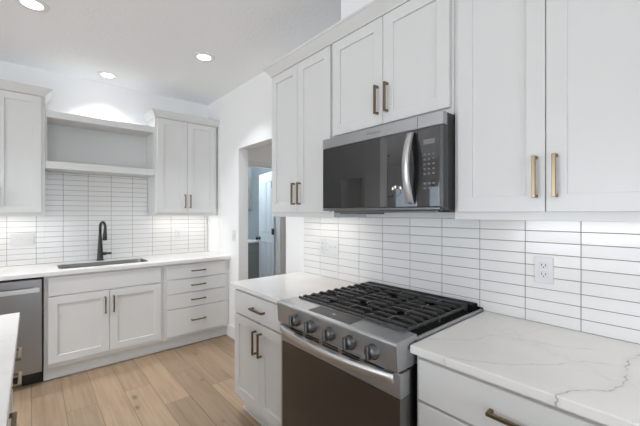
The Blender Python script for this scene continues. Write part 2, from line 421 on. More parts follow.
# ------------------------------------------------------------------ tile backsplashes (real tiles, one mesh)
ROW, TW, GR = .0508, .2030, .0026
def tile_field(u0, u1, phase, zranges, normal, holes=()):
    """tiles in (u, z); normal 'Y' (wall y=0) or 'X' (wall x=0). zranges: list of (ua, ub, ztop)"""
    mb = MB()
    tm = bmesh.new()
    k = math.floor((u0-phase)/TW) - 1
    while phase + k*TW < u1:
        a0, a1 = phase+k*TW, phase+(k+1)*TW; k += 1
        for ua, ub, ztop in zranges:
            x0, x1 = max(a0, ua, u0), min(a1, ub, u1)
            if x1-x0 < .004: continue
            z = .9145
            while z < ztop:
                z1 = min(z+ROW, ztop)
                if z1-z > .005:
                    xa, xb = (x0 + (GR/2 if x0 == a0 else 0)), (x1 - (GR/2 if x1 == a1 else 0))
                    za, zb = z+GR/2, z1-GR/2
                    tl = random.uniform(-.0007, .0007); tl2 = random.uniform(-.0005, .0005); e = .0014
                    def P(u, d, zz): return (u, -d, zz) if normal == 'Y' else (d, u, zz)
                    d = lambda u, zz: .0085 + tl*(u-xa)/TW*2 + tl2*(zz-za)/ROW
                    B = [tm.verts.new(P(u, .003, zz)) for u, zz in ((xa, za), (xb, za), (xb, zb), (xa, zb))]
                    Cc = [tm.verts.new(P(u, d(u, zz)-.001, zz)) for u, zz in ((xa, za), (xb, za), (xb, zb), (xa, zb))]
                    T = [tm.verts.new(P(u, d(u, zz), zz)) for u, zz in ((xa+e, za+e), (xb-e, za+e), (xb-e, zb-e), (xa+e, zb-e))]
                    for q in range(4):
                        r = (q+1) % 4
                        tm.faces.new([B[q], B[r], Cc[r], Cc[q]]); tm.faces.new([Cc[q], Cc[r], T[r], T[q]])
                    tm.faces.new(T)
                z += ROW
    bmesh.ops.recalc_face_normals(tm, faces=tm.faces[:])
    mb.merge(tm, M['tile'])
    for ua, ub, ztop in zranges:
        if normal == 'Y': mb.box(max(ua, u0), min(ub, u1), -.0062, -.0005, .9145, ztop, M['grout'])
        else: mb.box(.0005, .0062, max(ua, u0), min(ub, u1), .9145, ztop, M['grout'])
    return mb
o = tile_field(1.9975, 4.6, 2.2004, [(1.9975, 4.6, 1.3715)], 'Y').build('backsplash')
tag(o, 'glossy white stacked tile backsplash behind the range and microwave', 'backsplash', None)
o = tile_field(-2.40, -.0005, -1.8720, [(-2.40, -1.6101, 1.3715), (-1.6099, -.7061, 1.799), (-.7059, -.0095, 1.3715)], 'X').build('backsplash')
tag(o, 'glossy white stacked tile backsplash behind the sink faucet', 'backsplash', None)

# ------------------------------------------------------------------ cabinetry
def shaker(w, h, t=.02, st=.060, dep=.010):
    """door in local XZ centred at x, bottom z=0, back at y=0, front at y=-t"""
    tb = bmesh.new()
    def ring(i, y): return [tb.verts.new(p) for p in ((-w/2+i, y, i), (w/2-i, y, i), (w/2-i, y, h-i), (-w/2+i, y, h-i))]
    R = [ring(0, 0), ring(0, -t+.0015), ring(.0015, -t), ring(st-.0006, -t), ring(st+.0006, -t+.0012), ring(st+.0007, -t+dep)]
    for a, b in zip(R[:-1], R[1:]):
        for k in range(4): tb.faces.new([a[k], a[(k+1) % 4], b[(k+1) % 4], b[k]])
    tb.faces.new(R[0][::-1]); tb.faces.new(R[-1])
    bmesh.ops.recalc_face_normals(tb, faces=tb.faces[:])
    return MB().merge(tb, M['cab'])
def slab(w, h, t=.02): return MB().box(-w/2, w/2, -t, 0, 0, h, M['cab'], .002, 1)
def pull(L_=.15):
    b = .0115; pr = .028
    mb = MB(); mb.box(-b/2, b/2, -pr-b/2, -pr+b/2, -L_/2, L_/2, M['brass'], .0012)
    for s in (-1, 1): mb.box(-b/2, b/2, -pr+b/2, -.0002, s*(L_/2-b/2)-b/2, s*(L_/2-b/2)+b/2, M['brass'], .0008)
    return mb
PULLM = pull().build('handle'); PULL_DATA = PULLM.data; bpy.data.objects.remove(PULLM)
def handle(parent, x, z, horiz=False):
    o = bpy.data.objects.new('handle', PULL_DATA); col.objects.link(o); o.parent = parent
    o.location = (x, -.02, z)
    if horiz: o.rotation_euler = (0, PI/2, 0)
    return o
def door(root, x0, x1, z0, z1, yf, hx=None, hz=None, lab=None):
    """yf: y of the frame front (door back)"""
    d = shaker(x1-x0, z1-z0).build('door', root, ((x0+x1)/2, yf, z0))
    if hx is not None: handle(d, hx-(x0+x1)/2, hz-z0)
    return d
def drawer(root, x0, x1, z0, z1, yf, hl=True, name='drawer'):
    d = slab(x1-x0, z1-z0).build(name, root, ((x0+x1)/2, yf, z0))
    if hl: handle(d, 0, (z1-z0)/2, True)
    return d
UF, UB, UT = -.306, 1.372, 2.432     # upper frame front, bottom, top
def upper_body(root, x0, x1, zb=UB, zt=UT, light=True, power=1.0):
    mb = MB()
    mb.box(x0, x1, UF+.019, -.010 if zb < 1.5 else -.0008, zb+.022, zt, M['cab'])
    for a, b in ((x0, x0+.016), (x1-.016, x1)): mb.box(a, b, UF+.019, -.010 if zb < 1.5 else -.0008, zb, zb+.022, M['cab'])
    mb.box(x0, x1, UF, UF+.0188, zb, zt, M['cab'], .0012)
    mb.build('carcass', root)
    if light:
        l = MB().box(x0+.06, x1-.06, -.20, -.15, zb+.010, zb+.0215, M['led'], .002).build('light_strip', root)
        la = bpy.data.lights.new('strip_lamp', 'AREA'); la.shape = 'RECTANGLE'; la.size = x1-x0-.14; la.size_y = .035; la.energy = STRIP_W*power*(x1-x0); la.color = (1, .95, .88)
        lo = bpy.data.objects.new('strip_lamp', la); col.objects.link(lo); lo.parent = root; lo.location = ((x0+x1)/2, -.175, zb+.007)
STRIP_W = 1.1
BF, TOE = -.61, .115
def base_body(root, x0, x1, zt=.8835, toe_front=-.55, molding=False):
    mb = MB()
    mb.box(x0, x1, BF+.019, -.001, TOE, zt, M['cab'])
    mb.box(x0, x1, BF, BF+.0188, TOE, zt, M['cab'], .0012)
    mb.build('carcass', root)
    t = MB(); t.box(x0, x1, toe_front, toe_front+.018, .0005, TOE-.0005, M['cab'])
    t.box(x0, x1, toe_front-.011, toe_front-.0002, .0005, .02, M['cab'], .004, 2)
    t.box(x0, x1, toe_front+.0182, -.001, .0005, TOE-.0005, M['cab_in'])
    t.build('toe_kick', root)
def crown_loop(name, pts, label):
    """mitred crown along an open path of plan points (outward is to the right of travel)"""
    prof = [(-.02, 0), (.003, 0), (.005, .006), (.044, .054), (.050, .057), (.051, .068), (-.02, .068)]
    t = bmesh.new(); n = len(pts); rings = []
    P = [Vector((x, y, 0)) for x, y in pts]
    for i in range(n):
        def nrm(a, b):
            d = (b-a).normalized(); return Vector((d.y, -d.x, 0))
        if i == 0: off = nrm(P[0], P[1]); k = 1
        elif i == n-1: off = nrm(P[-2], P[-1]); k = 1
        else:
            n1, n2 = nrm(P[i-1], P[i]), nrm(P[i], P[i+1]); off = (n1+n2).normalized(); k = 1/off.dot(n1)
        rings.append([t.verts.new(P[i] + off*(a*k) + Vector((0, 0, UT+.0005+b))) for a, b in prof])
    m_ = len(prof)
    for A, B in zip(rings[:-1], rings[1:]):
        for k in range(m_): t.faces.new([A[k], A[(k+1) % m_], B[(k+1) % m_], B[k]])
    t.faces.new(rings[0][::-1]); t.faces.new(rings[-1])
    bmesh.ops.recalc_face_normals(t, faces=t.faces[:])
    return struct(MB().merge(t, M['cab']).build(name), label, 'crown molding')

# --- range wall uppers
r = empty('upper_cabinet', (1.997, 0, 0), 'tall white two-door wall cabinet left of the microwave beside the opening', 'cabinet', 'wall cabinets')
W = .677
upper_body(r, 0, W, power=2.2)
door(r, .010, .3325, 1.404, 2.425, UF-.0005, .3325-.030, 1.532); door(r, .3355, .660, 1.404, 2.425, UF-.0005, .3355+.030, 1.532)
r = empty('upper_cabinet', (2.676, 0, 0), 'short white two-door wall cabinet directly above the microwave', 'cabinet', 'wall cabinets')
upper_body(r, 0, .762, 1.8335, UT, False)
door(r, .006, .3835, 1.864, 2.425, UF-.0005, .3835-.030, 1.992); door(r, .3870, .748, 1.864, 2.425, UF-.0005, .3870+.030, 1.992)
r = empty('upper_cabinet', (3.440, 0, 0), 'white two-door wall cabinet right of the microwave, nearest the camera', 'cabinet', 'wall cabinets')
upper_body(r, 0, .69, power=.4)
door(r, .022, .3425, 1.404, 2.425, UF-.0005, .3425-.028, 1.530); door(r, .3455, .668, 1.404, 2.425, UF-.0005, .3455+.030, 1.530)
crown_loop('trim_1', [(1.997, -.001), (1.997, UF-.014), (4.13, UF-.014)], 'white crown molding along the cabinets on the range wall')

# --- range wall bases
r = empty('base_cabinet', (1.992, 0, 0), 'white base cabinet with one drawer over two doors, left of the range', 'cabinet', 'base cabinets')
base_body(r, 0, .683)
drawer(r, .012, .668, .713, .866, BF-.0005)
door(r, .012, .3395, .146, .702, BF-.0005, .3395-.032, .583); door(r, .3425, .668, .146, .702, BF-.0005, .3425+.030, .583)
r = empty('base_cabinet', (3.446, 0, 0), 'white drawer base cabinet right of the range, under the heavily veined countertop', 'cabinet', 'base cabinets')
base_body(r, 0, .69)
drawer(r, .017, .673, .716, .864, BF-.0005); drawer(r, .017, .673, .432, .706, BF-.0005); drawer(r, .017, .673, .146, .422, BF-.0005)

def counter(name, x0, x1, y0, y1, m, label, hole=None, z0=.884, z1=.914):
    mb = MB(); t = bmesh.new()
    if hole is None:
        mb.box(x0, x1, y0, y1, z0, z1, m, .003, 2)
    else:
        hx0, hx1, hy0, hy1, rad = hole
        o_ = [(x0, y0), (x1, y0), (x1, y1), (x0, y1)]
        inner = []
        for cx, cy, a0 in ((hx1-rad, hy1-rad, 0), (hx0+rad, hy1-rad, PI/2), (hx0+rad, hy0+rad, PI), (hx1-rad, hy0+rad, 1.5*PI)):
            for q in range(7): a = a0+q*PI/12; inner.append((cx+rad*math.cos(a), cy+rad*math.sin(a)))
        layers = []
        for z in (z0, z1):
            A = [t.verts.new((x, y, z)) for x, y in o_]; B = [t.verts.new((x, y, z)) for x, y in inner]
            ea = [t.edges.new((A[k], A[(k+1) % 4])) for k in range(4)]; eb = [t.edges.new((B[k], B[(k+1) % len(B)])) for k in range(len(B))]
            bmesh.ops.triangle_fill(t, use_beauty=True, use_dissolve=False, edges=ea+eb)
            layers.append((A, B))
        for (A0, A1) in ((layers[0][0], layers[1][0]), (layers[0][1], layers[1][1])):
            n = len(A0)
            for k in range(n): t.faces.new([A0[k], A0[(k+1) % n], A1[(k+1) % n], A1[k]])
        bmesh.ops.recalc_face_normals(t, faces=t.faces[:])
        mb.merge(t, m)
    o = mb.build(name); return tag(o, label, 'countertop', 'quartz countertops')
counter('countertop', 1.966, 2.6745, -.65, -.0007, M['quartz'], 'short white quartz countertop left of the range')
counter('countertop', 3.4415, 4.60, -.65, -.0007, M['quartz_v'], 'white quartz countertop with dark grey veins, right of the range')
SINK = (.168, .515, -1.525, -.805, .06)
counter('countertop', .0007, .65, -2.30, -.0007, M['quartz'], 'long white quartz countertop with the sink cut out', SINK)

# --- back wall (local x -> +Y, local -y -> +X)
RB = PI/2
r = empty('sink_base_cabinet', (0, -1.627, 0), 'white sink base cabinet with two doors under a plain false front', 'cabinet', 'base cabinets', RB)
W = .9215
mb = MB(); mb.box(0, .018, BF+.019, -.001, TOE, .8835, M['cab']); mb.box(W-.018, W, BF+.019, -.001, TOE, .8835, M['cab']); mb.box(.018, W-.018, BF+.019, -.001, TOE, TOE+.018, M['cab'])
mb.box(.018, W-.018, -.016, -.001, TOE+.018, .8835, M['cab']); mb.box(0, W, BF, BF+.0188, TOE, .8835, M['cab'], .0012); mb.build('carcass', r)
t = MB(); t.box(0, W, -.55, -.532, .0005, TOE-.0005, M['cab']); t.box(0, W, -.561, -.5502, .0005, .02, M['cab'], .004, 2); t.box(0, W, -.5318, -.001, .0005, TOE-.0005, M['cab_in']); t.build('toe_kick', r)
drawer(r, .027, .894, .714, .866, BF-.0005, False, 'false_front')
door(r, .027, .4565, .152, .702, BF-.0005, .4565-.032, .577); door(r, .4595, .894, .152, .702, BF-.0005, .4595+.030, .577)
r = empty('drawer_cabinet', (0, -.7045, 0), 'white four-drawer base cabinet in the corner beside the sink cabinet', 'cabinet', 'base cabinets', RB)
W = .7030
base_body(r, 0, W)
for za, zb in ((.722, .866), (.575, .714), (.421, .567), (.143, .413)): drawer(r, .0275, .657, za, zb, BF-.0005)
# uppers on the back wall
r = empty('upper_cabinet', (0, -.7055, 0), 'white two-door wall cabinet in the back corner, right of the open shelf', 'cabinet', 'wall cabinets', RB)
W = .690
upper_body(r, 0, W, power=3.0)
door(r, .022, .336, 1.404, 2.425, UF-.0005, .336-.028, 1.532); door(r, .339, .665, 1.404, 2.425, UF-.0005, .339+.026, 1.532)
r = empty('upper_cabinet', (0, -2.238, 0), 'white wall cabinet left of the open shelf, cut by the left edge of the photo', 'cabinet', 'wall cabinets', RB)
W = .6275
upper_body(r, 0, W, power=3.0)
door(r, .005, .3005, 1.404, 2.425, UF-.0005, .3005-.028, 1.532); door(r, .3035, .601, 1.404, 2.425, UF-.0005, .3035+.030, 1.532)
crown_loop('trim_2', [(.0008, -2.24), (-UF+.014, -2.24), (-UF+.014, -1.6105), (.0008, -1.6105)][0:4], 'white crown molding on the left wall cabinet')
crown_loop('trim_3', [(.0008, -.7055), (-UF+.014, -.7055), (-UF+.014, -.0155), (.0008, -.0155)], 'white crown molding on the corner wall cabinet')
# open shelf box between them
r = empty('open_shelf', (0, -1.610, 0), 'white open shelf box bridging the two wall cabinets above the sink', 'shelf', None, RB)
W = .904
MB().box(.001, W-.001, -.300, -.0008, 2.262, 2.325, M['cab'], .002).build('top_panel', r)
MB().box(.001, W-.001, -.305, -.0008, 1.802, 1.868, M['cab'], .002).build('shelf_board', r)
MB().box(.001, W-.001, -.008, -.0008, 1.8685, 2.2615, M['cab']).build('back_panel', r)
for a, b in ((.001, .013), (W-.013, W-.001)): MB().box(a, b, -.290, -.0085, 1.8685, 2.2615, M['cab']).build('side_panel', r)

# ------------------------------------------------------------------ sink and faucet
def sink_obj():
    hx0, hx1, hy0, hy1, rad = SINK
    t = bmesh.new(); rings = []
    def ring(g, z, rr):
        pts = []
        for cx, cy, a0 in ((hx1-g-rr, hy1-g-rr, 0), (hx0+g+rr, hy1-g-rr, PI/2), (hx0+g+rr, hy0+g+rr, PI), (hx1-g-rr, hy0+g+rr, 1.5*PI)):
            for q in range(7): a = a0+q*PI/12; pts.append(t.verts.new((cx+rr*math.cos(a), cy+rr*math.sin(a), z)))
        return pts
    for g, z, rr in ((.0006, .908, .0595), (.0025, .9085, .058), (.004, .905, .057), (.005, .72, .055), (.012, .70, .05), (.03, .694, .04), (.10, .690, .03)): rings.append(ring(g, z, rr))
    for a, b in zip(rings[:-1], rings[1:]):
        n = len(a)
        for k in range(n): t.faces.new([a[k], a[(k+1) % n], b[(k+1) % n], b[k]]).smooth = True
    t.faces.new(rings[-1])
    bmesh.ops.recalc_face_normals(t, faces=t.faces[:])
    return MB().merge(t, M['sink'])
r = empty('kitchen_sink', (0, 0, 0), 'undermount stainless steel sink in the long back countertop', 'sink')
sink_obj().build('basin', r)
MB().lathe([(0, .692), (.02, .692), (.022, .695), (.04, .695), (.044, .6915)], M['steel_dark'], (.335, -1.165, 0)).build('drain', r)
r = empty('faucet', (.092, -1.170, .9143), 'matte black gooseneck pull-down kitchen faucet behind the sink', 'faucet')
MB().lathe([(0, 0), (.033, 0), (.033, .008), (.028, .012), (.024, .10), (.0185, .20), (.0135, .27), (.0135, .275), (0, .275)], M['matte_black']).build('body', r)
pts = [(0, 0, .26)]; R_ = .056
ax = Vector((.965, .26, 0))
for q in range(0, 19):
    a = PI - q*PI*1.06/18
    p = ax*(R_ + R_*math.cos(a)); pts.append((p.x, p.y, .335+R_*math.sin(a)))
tip = Vector(pts[-1])
MB().tube(pts, .0125, M['matte_black'], 16).build('spout', r)
dr = (tip-Vector(pts[-2])).normalized()
e1 = tip+dr*.02; e2 = tip+dr*.115
MB().tube([tip-dr*.005, e1, e1+dr*.03, e2-dr*.004, e2], [.0135, .0145, .0175, .0215, .0195], M['matte_black'], 20).build('spray_head', r)
h = MB(); h.cyl((.0, .030, .066), .0165, .05, M['matte_black'], 'Y', 20, bev=.002); h.box(-.0095, .0095, .052, .100, .056, .076, M['matte_black'], .003, 2)
h.build('lever_handle', r)

# ------------------------------------------------------------------ dishwasher
r = empty('dishwasher', (0, -2.232, 0), 'stainless steel dishwasher left of the sink cabinet', 'dishwasher', None, RB)
W = .600
MB().box(.004, W-.004, -.60, -.02, .10, .872, M['black']).build('tub', r)
MB().box(.006, W-.006, -.648, -.602, .118, .866, M['steel_dw'], .004, 2).build('door', r)
t = MB(); t.box(.02, W-.022, -.702, -.688, .770, .806, M['steel_light'], .004, 2)
for a in (.022, W-.062): t.box(a, a+.038, -.6878, -.6482, .773, .803, M['steel_light'], .002)
t.build('handle', r)
MB().box(.004, W-.004, -.556, -.54, .0008, .0995, M['black'], .001).build('toe_kick', r)

# ------------------------------------------------------------------ wall plates
def plate(name, label, cat, u, z, wall, gangs, kind, group):
    rz = 0 if wall == 'Y' else RB
    loc = (u, -.0096, z) if wall == 'Y' else (.0096, u, z)
    r = empty(name, loc, label, cat, group, rz)
    w_ = .070 + .046*(gangs-1); hh = .0575
    MB().box(-w_/2, w_/2, -.0055, 0, -hh, hh, M['plastic'], .0022, 2).build('cover_plate', r)
    for g_ in range(gangs):
        x = (g_-(gangs-1)/2)*.046
        k = kind[g_] if isinstance(kind, (list, tuple)) else kind
        if k == 'outlet':
            for s_ in (-1, 1):
                MB().box(x-.0165, x+.0165, -.0075, -.0054, s_*.0195-.0135, s_*.0195+.0135, M['plastic'], .0009, 1).build('receptacle', r)
                sl = MB()
                sl.box(x-.0085, x-.0055, -.0079, -.0074, s_*.0195-.001, s_*.0195+.008, M['slot']); sl.box(x+.0055, x+.0085, -.0079, -.0074, s_*.0195-.001, s_*.0195+.007, M['slot'])
                sl.cyl((x, -.0077, s_*.0195-.0065), .0028, .0006, M['slot'], 'Y', 12)
                sl.build('slots', r)
        else:
            MB().box(x-.006, x+.006, -.0062, -.0054, -.012, .012, M['plastic'], .0003).build('switch_frame', r)
            MB().box(x-.0042, x+.0042, -.0175, -.0056, -.004, .006, M['plastic'], .0015, 2, mtx=Matrix.Rotation(-.35, 4, 'X')).build('toggle', r)
    return r
plate('power_outlet', 'white duplex outlet on the tiles right of the range', 'outlet', 3.6955, 1.150, 'Y', 1, 'outlet', 'wall plates')
plate('power_outlet', 'narrow white outlet plate on the tiles left of the range, nearer the opening', 'outlet', 2.238, 1.150, 'Y', 1, 'outlet', 'wall plates')
plate('light_switch', 'wider white switch plate on the tiles left of the range, nearer the microwave', 'switch', 2.352, 1.146, 'Y', 2, 'switch', 'wall plates')
plate('light_switch', 'wide white three-gang switch plate on the tiles left of the faucet', 'switch', -1.765, 1.152, 'X', 3, 'switch', 'wall plates')
plate('power_outlet', 'white outlet on the tiles right of the faucet under the corner cabinet', 'outlet', -.368, 1.145, 'X', 1, 'outlet', 'wall plates')
p = plate('light_switch', 'single white switch plate on the painted wall beside the opening', 'switch', .735, 1.152, 'Y', 1, 'switch', 'wall plates')
p.location.y = -.0006

# ------------------------------------------------------------------ microwave
r = empty('microwave', (2.6765, 0, 0), 'stainless and black over-the-range microwave above the gas range', 'microwave')
W = .761; ZB, ZT = 1.4225, 1.832
MB().box(.001, W-.001, -.366, -.0095, ZB-.010, ZT-.001, M['side_dark'], .002).build('body', r)
XS = .638
t = MB(); t.box(.001, XS-.0008, -.404, -.3665, 1.775, ZT-.001, M['steel'], .0025, 2); t.box(XS+.0008, W, -.404, -.3665, 1.775, ZT-.001, M['steel'], .0025, 2)
t.build('top_band', r)
d = MB().box(.001, XS-.0008, -.402, -.3665, ZB+.004, 1.7745, M['black_glass'], .003, 2).build('door', r)
cp = MB().box(XS+.0008, W-.017, -.402, -.3665, ZB+.004, 1.7745, M['black_glass'], .003, 2).build('control_panel', r)
MB().box(W-.0165, W, -.404, -.3665, ZB, 1.7745, M['side_dark'], .002).build('edge_trim', r)
MB().box(.001, W-.017, -.404, -.3665, ZB-.010, ZB+.0035, M['steel_dark'], .003).build('bottom_lip', r)
t = MB(); t.box(.03, .70, -.34, -.05, ZB-.020, ZB-.0105, M['steel_dark'], .002); t.box(.04, .19, -.30, -.06, ZB-.030, ZB-.0202, M['steel_dark'], .003); t.build('vent_grille', r)
# bowed handle on the door's right edge
def bow(n, L_, depth, wd, thick, m, vertical=True):
    tb = bmesh.new(); rings = []
    for i in range(n+1):
        s_ = i/n*2-1; z = s_*L_/2; y = -depth*(1-s_*s_) - .004
        rings.append([tb.verts.new(p) for p in ((-wd/2, y, z), (-wd/2+.002, y-thick, z), (wd/2-.002, y-thick, z), (wd/2, y, z))])
    for a, b in zip(rings[:-1], rings[1:]):
        for k in range(4): tb.faces.new([a[k], a[(k+1) % 4], b[(k+1) % 4], b[k]]).smooth = (k == 1)
    tb.faces.new(rings[0][::-1]); tb.faces.new(rings[-1])
    bmesh.ops.recalc_face_normals(tb, faces=tb.faces[:])
    return tb
h = MB(); h.merge(bow(24, .322, .040, .034, .010, None), M['steel_light'], Matrix.Translation((XS-.030, -.402, 1.602)))
hh = h.build('handle', r)
tb = bmesh.new(); LA, LB = [], []  # flat black lens: handle pocket plus the handle's shadow, put in as colour
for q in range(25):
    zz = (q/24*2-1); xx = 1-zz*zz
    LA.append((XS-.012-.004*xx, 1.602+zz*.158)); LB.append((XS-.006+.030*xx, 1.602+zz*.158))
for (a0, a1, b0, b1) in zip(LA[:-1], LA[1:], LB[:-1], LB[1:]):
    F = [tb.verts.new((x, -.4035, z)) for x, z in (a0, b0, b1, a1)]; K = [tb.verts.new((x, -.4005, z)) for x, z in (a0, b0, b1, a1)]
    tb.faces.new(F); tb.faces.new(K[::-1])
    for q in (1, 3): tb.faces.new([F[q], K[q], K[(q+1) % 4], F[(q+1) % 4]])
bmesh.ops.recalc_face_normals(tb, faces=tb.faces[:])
MB().merge(tb, M['black']).build('handle_recess_shade', r)
# display, buttons
MB().box(XS+.030, XS+.085, -.4025, -.4015, 1.700, 1.722, M['btn'], .0002).build('display', r)
for row in range(5):
    for c_ in range(3):
        MB().box(XS+.032+c_*.021, XS+.032+c_*.021+.010, -.4025, -.4015, 1.652-row*.021, 1.659-row*.021, M['btn'], .0002).build('button', r)
for row in range(2):
    for c_ in range(3):
        MB().box(XS+.032+c_*.021, XS+.032+c_*.021+.012, -.4025, -.4015, 1.525-row*.021, 1.533-row*.021, M['btn'], .0002).build('button', r)
def text_mesh(name, s, size, m, mtx, parent, ext=.0004):
    cu = bpy.data.curves.new(name, 'FONT'); cu.body = s; cu.size = size; cu.align_x = 'CENTER'; cu.align_y = 'CENTER'; cu.extrude = ext
    to = bpy.data.objects.new(name, cu); col.objects.link(to)
    dg = bpy.context.evaluated_depsgraph_get(); me = bpy.data.meshes.new_from_object(to.evaluated_get(dg))
    bpy.data.objects.remove(to)
    me.materials.clear(); me.materials.append(m); me.transform(mtx)
    o = bpy.data.objects.new(name, me); col.objects.link(o); o.parent = parent
    return o
text_mesh('logo', 'Whirlpool', .021, M['ink'], Matrix.Translation((.385, -.4043, 1.804)) @ Matrix.Rotation(PI/2, 4, 'X'), r)

# ------------------------------------------------------------------ gas range
r = empty('gas_range', (2.679, 0, 0), 'stainless steel slide-in gas range with five front knobs between the counters', 'range')
W = .758
MB().box(.004, W-.004, -.640, -.012, .02, .905, M['black'], .002).build('body', r)
for x in (.05, W-.05):
    for y in (-.58, -.08): MB().cyl((x, y, .0105), .02, .019, M['black'], 'Z', 16).build('foot', r)
# cooktop pan and rim
t = MB(); t.box(.016, W-.016, -.612, -.03, .9055, .918, M['pan'], .003)
t.box(0, .014, -.618, -.012, .9055, .924, M['steel'], .003, 2); t.box(W-.014, W, -.618, -.012, .9055, .924, M['steel'], .003, 2)
t.box(0, W, -.0115, -.0095, .9055, .93, M['black']); t.build('cooktop', r)
MB().box(.026, W-.026, -.075, -.013, .9055, .948, M['pan'], .004, 2).build('rear_vent_trim', r)
# control panel
prof = [(-.598, .829), (-.716, .829), (-.718, .833), (-.726, .925), (-.724, .932), (-.716, .937), (-.618, .940), (-.598, .940)]
tb = bmesh.new(); A = [tb.verts.new((0, a, b)) for a, b in prof]; B = [tb.verts.new((W, a, b)) for a, b in prof]
for k in range(len(prof)): tb.faces.new([A[k], A[(k+1) % len(prof)], B[(k+1) % len(prof)], B[k]])
tb.faces.new(A[::-1]); tb.faces.new(B)
bmesh.ops.recalc_face_normals(tb, faces=tb.faces[:])
# lower its inner part clear of the body
cpn = MB().merge(tb, M['steel']).build('control_panel', r)
t = MB(); mt = Matrix.Translation((0, -.667, .9386)) @ Matrix.Rotation(math.atan2(.003, .098), 4, 'X')
t.box(.235, .510, -.040, .040, -.0006, .0012, M['disp'], .0006, 1, mtx=mt); ds = t.build('display_panel', r)
t = MB()
for k, x in enumerate((.365, .375)): t.box(x, x+.006, -.004, .006, .0012, .0016, M['lcd'], 0, mtx=mt)
t.build('clock_digits', ds)
tilt = math.atan2(.008, .092)
for kx in (.164, .284, .408, .531, .650):
    t = MB(); mt = Matrix.Translation((kx, -.7225, .874)) @ Matrix.Rotation(PI/2 - tilt, 4, 'X')
    t.lathe([(0, 0), (.030, 0), (.030, .004), (.0265, .007), (.0255, .024), (.0235, .027), (0, .027)], M['knob'], seg=28, mtx=mt)
    t.box(-.0068, .0068, -.0255, .0255, .020, .042, M['knob'], .003, 2, mtx=mt @ Matrix.Rotation(.12, 4, 'Z'))
    t.build('knob', r)
# oven door
dr_ = MB()
dr_.box(0, W, -.700, -.642, .725, .8185, M['steel'], .004, 2); dr_.box(.0, .012, -.700, -.642, .17, .7245, M['steel'], .002); dr_.box(W-.004, W, -.700, -.642, .17, .7245, M['steel_dark'], .001)
dr_.box(.012, W-.004, -.690, -.642, .17, .7245, M['black'])
od = dr_.build('oven_door', r)
MB().box(.0125, W-.0045, -.7005, -.6905, .171, .7240, M['oven_glass'], .001).build('window', od)
t = MB()
for k in range(5):
    x = .085+k*.125
    for z in (.7965, .8085): t.box(x, x+.100, -.7012, -.6995, z, z+.0072, M['slot'])
t.build('vent_slots', od)
# bowed oven handle (horizontal)
hm = Matrix.Translation((W/2-.004, -.700, .799)) @ Matrix.Rotation(PI/2, 4, 'Y')
t = MB(); t.merge(bow(30, .722, .046, .040, .014, None), M['steel_light'], hm)
for x in (.022, W-.042): t.box(x, x+.020, -.7085, -.7002, .783, .815, M['steel_light'], .002)
t.build('handle', od)
MB().box(0, W, -.696, -.642, .035, .164, M['steel'], .004, 2).build('storage_drawer', r)
# grates: three sections
def grate(x0, x1):
    t = MB(); b = .0055; z0, z1 = .944, .957
    ya, yb = -.606, -.088
    for y in (ya, yb): t.box(x0, x1, y-.004, y+.004, z0-.014, z1-.006, M['iron'], .002)
    for x in (x0+b, x1-b): t.box(x-.004, x+.004, ya, yb, z0-.012, z0+.001, M['iron'], .002)
    n = 9
    for k in range(n):
        y = ya + (yb-ya)*(k+.5)/n
        gap = k in (2, 6)
        if gap:
            w_ = (x1-x0)
            t.box(x0+.012, x0+w_*.36, y-.0036, y+.0036, z0, z1, M['iron'], .0018); t.box(x1-w_*.36, x1-.012, y-.0036, y+.0036, z0, z1, M['iron'], .0018)
        else: t.box(x0+.012, x1-.012, y-.0036, y+.0036, z0, z1, M['iron'], .0018)
        for x in (x0+.004, x1-.004): t.box(x-.004, x+.004, y-.0036, y+.0036, z0-.016, z1-.007, M['iron'], .0015)
    xm = (x0+x1)/2
    for yc in (ya+.13, yb-.13):
        t.box(xm-.0045, xm+.0045, yc-.10, yc-.03, z0, z1, M['iron'], .0018); t.box(xm-.0045, xm+.0045, yc+.03, yc+.10, z0, z1, M['iron'], .0018)
    for x in (x0+b, x1-b):
        for y in (ya, yb, (ya+yb)/2): t.box(x-.005, x+.005, y-.005, y+.005, .9182, z0-.008, M['iron'], .001)
    return t
for a, b in ((.036, .262), (.265, .485), (.488, .714)): grate(a, b).build('grate', r)
for x, y, rr in ((.150, -.475, .045), (.150, -.215, .036), (.379, -.345, .052), (.608, -.475, .050), (.608, -.215, .036)):
    MB().lathe([(0, .9183), (rr+.012, .9183), (rr+.010, .923), (rr*.95, .926), (rr*.95, .930), (rr, .931), (rr, .937), (rr*.92, .939), (0, .939)], M['matte_black'], (x, y, 0), 28).build('burner', r)

# ------------------------------------------------------------------ island in the left foreground
r = empty('kitchen_island', (2.0, -1.745, 0), 'kitchen island with white countertop in the lower left foreground', 'island')
MB().box(-.045, 2.3, -1.05, 0, .884, .914, M['quartz'], .003, 2).build('countertop', r)
t = MB(); t.box(.03, 2.27, -1.0, -.0435, TOE, .8835, M['cab']); t.box(.05, 2.25, -.98, -.12, .0005, TOE, M['cab_in']); t.build('carcass', r)
def isl_front(x0, x1, z0, z1, hx, hz, horiz, kind='door'):
    d = (shaker(x1-x0, z1-z0) if kind == 'door' else slab(x1-x0, z1-z0)).build(kind, r)
    d.location = ((x0+x1)/2, -.0430, z0); d.rotation_euler = (0, 0, PI)
    handle(d, -(hx-(x0+x1)/2), hz-z0, horiz)
isl_front(.035, .412, .716, .866, .222, .795, True, 'drawer')
isl_front(.035, .412, .146, .706, .222, .686, True)
for x0 in (.425, 1.32):
    w_ = .875
    isl_front(x0, x0+w_, .716, .866, x0+w_/2, .795, True, 'drawer')
    isl_front(x0, x0+w_/2-.0015, .146, .706, x0+w_/2-.03, .583, False); isl_front(x0+w_/2+.0015, x0+w_, .146, .706, x0+w_/2+.03, .583, False)

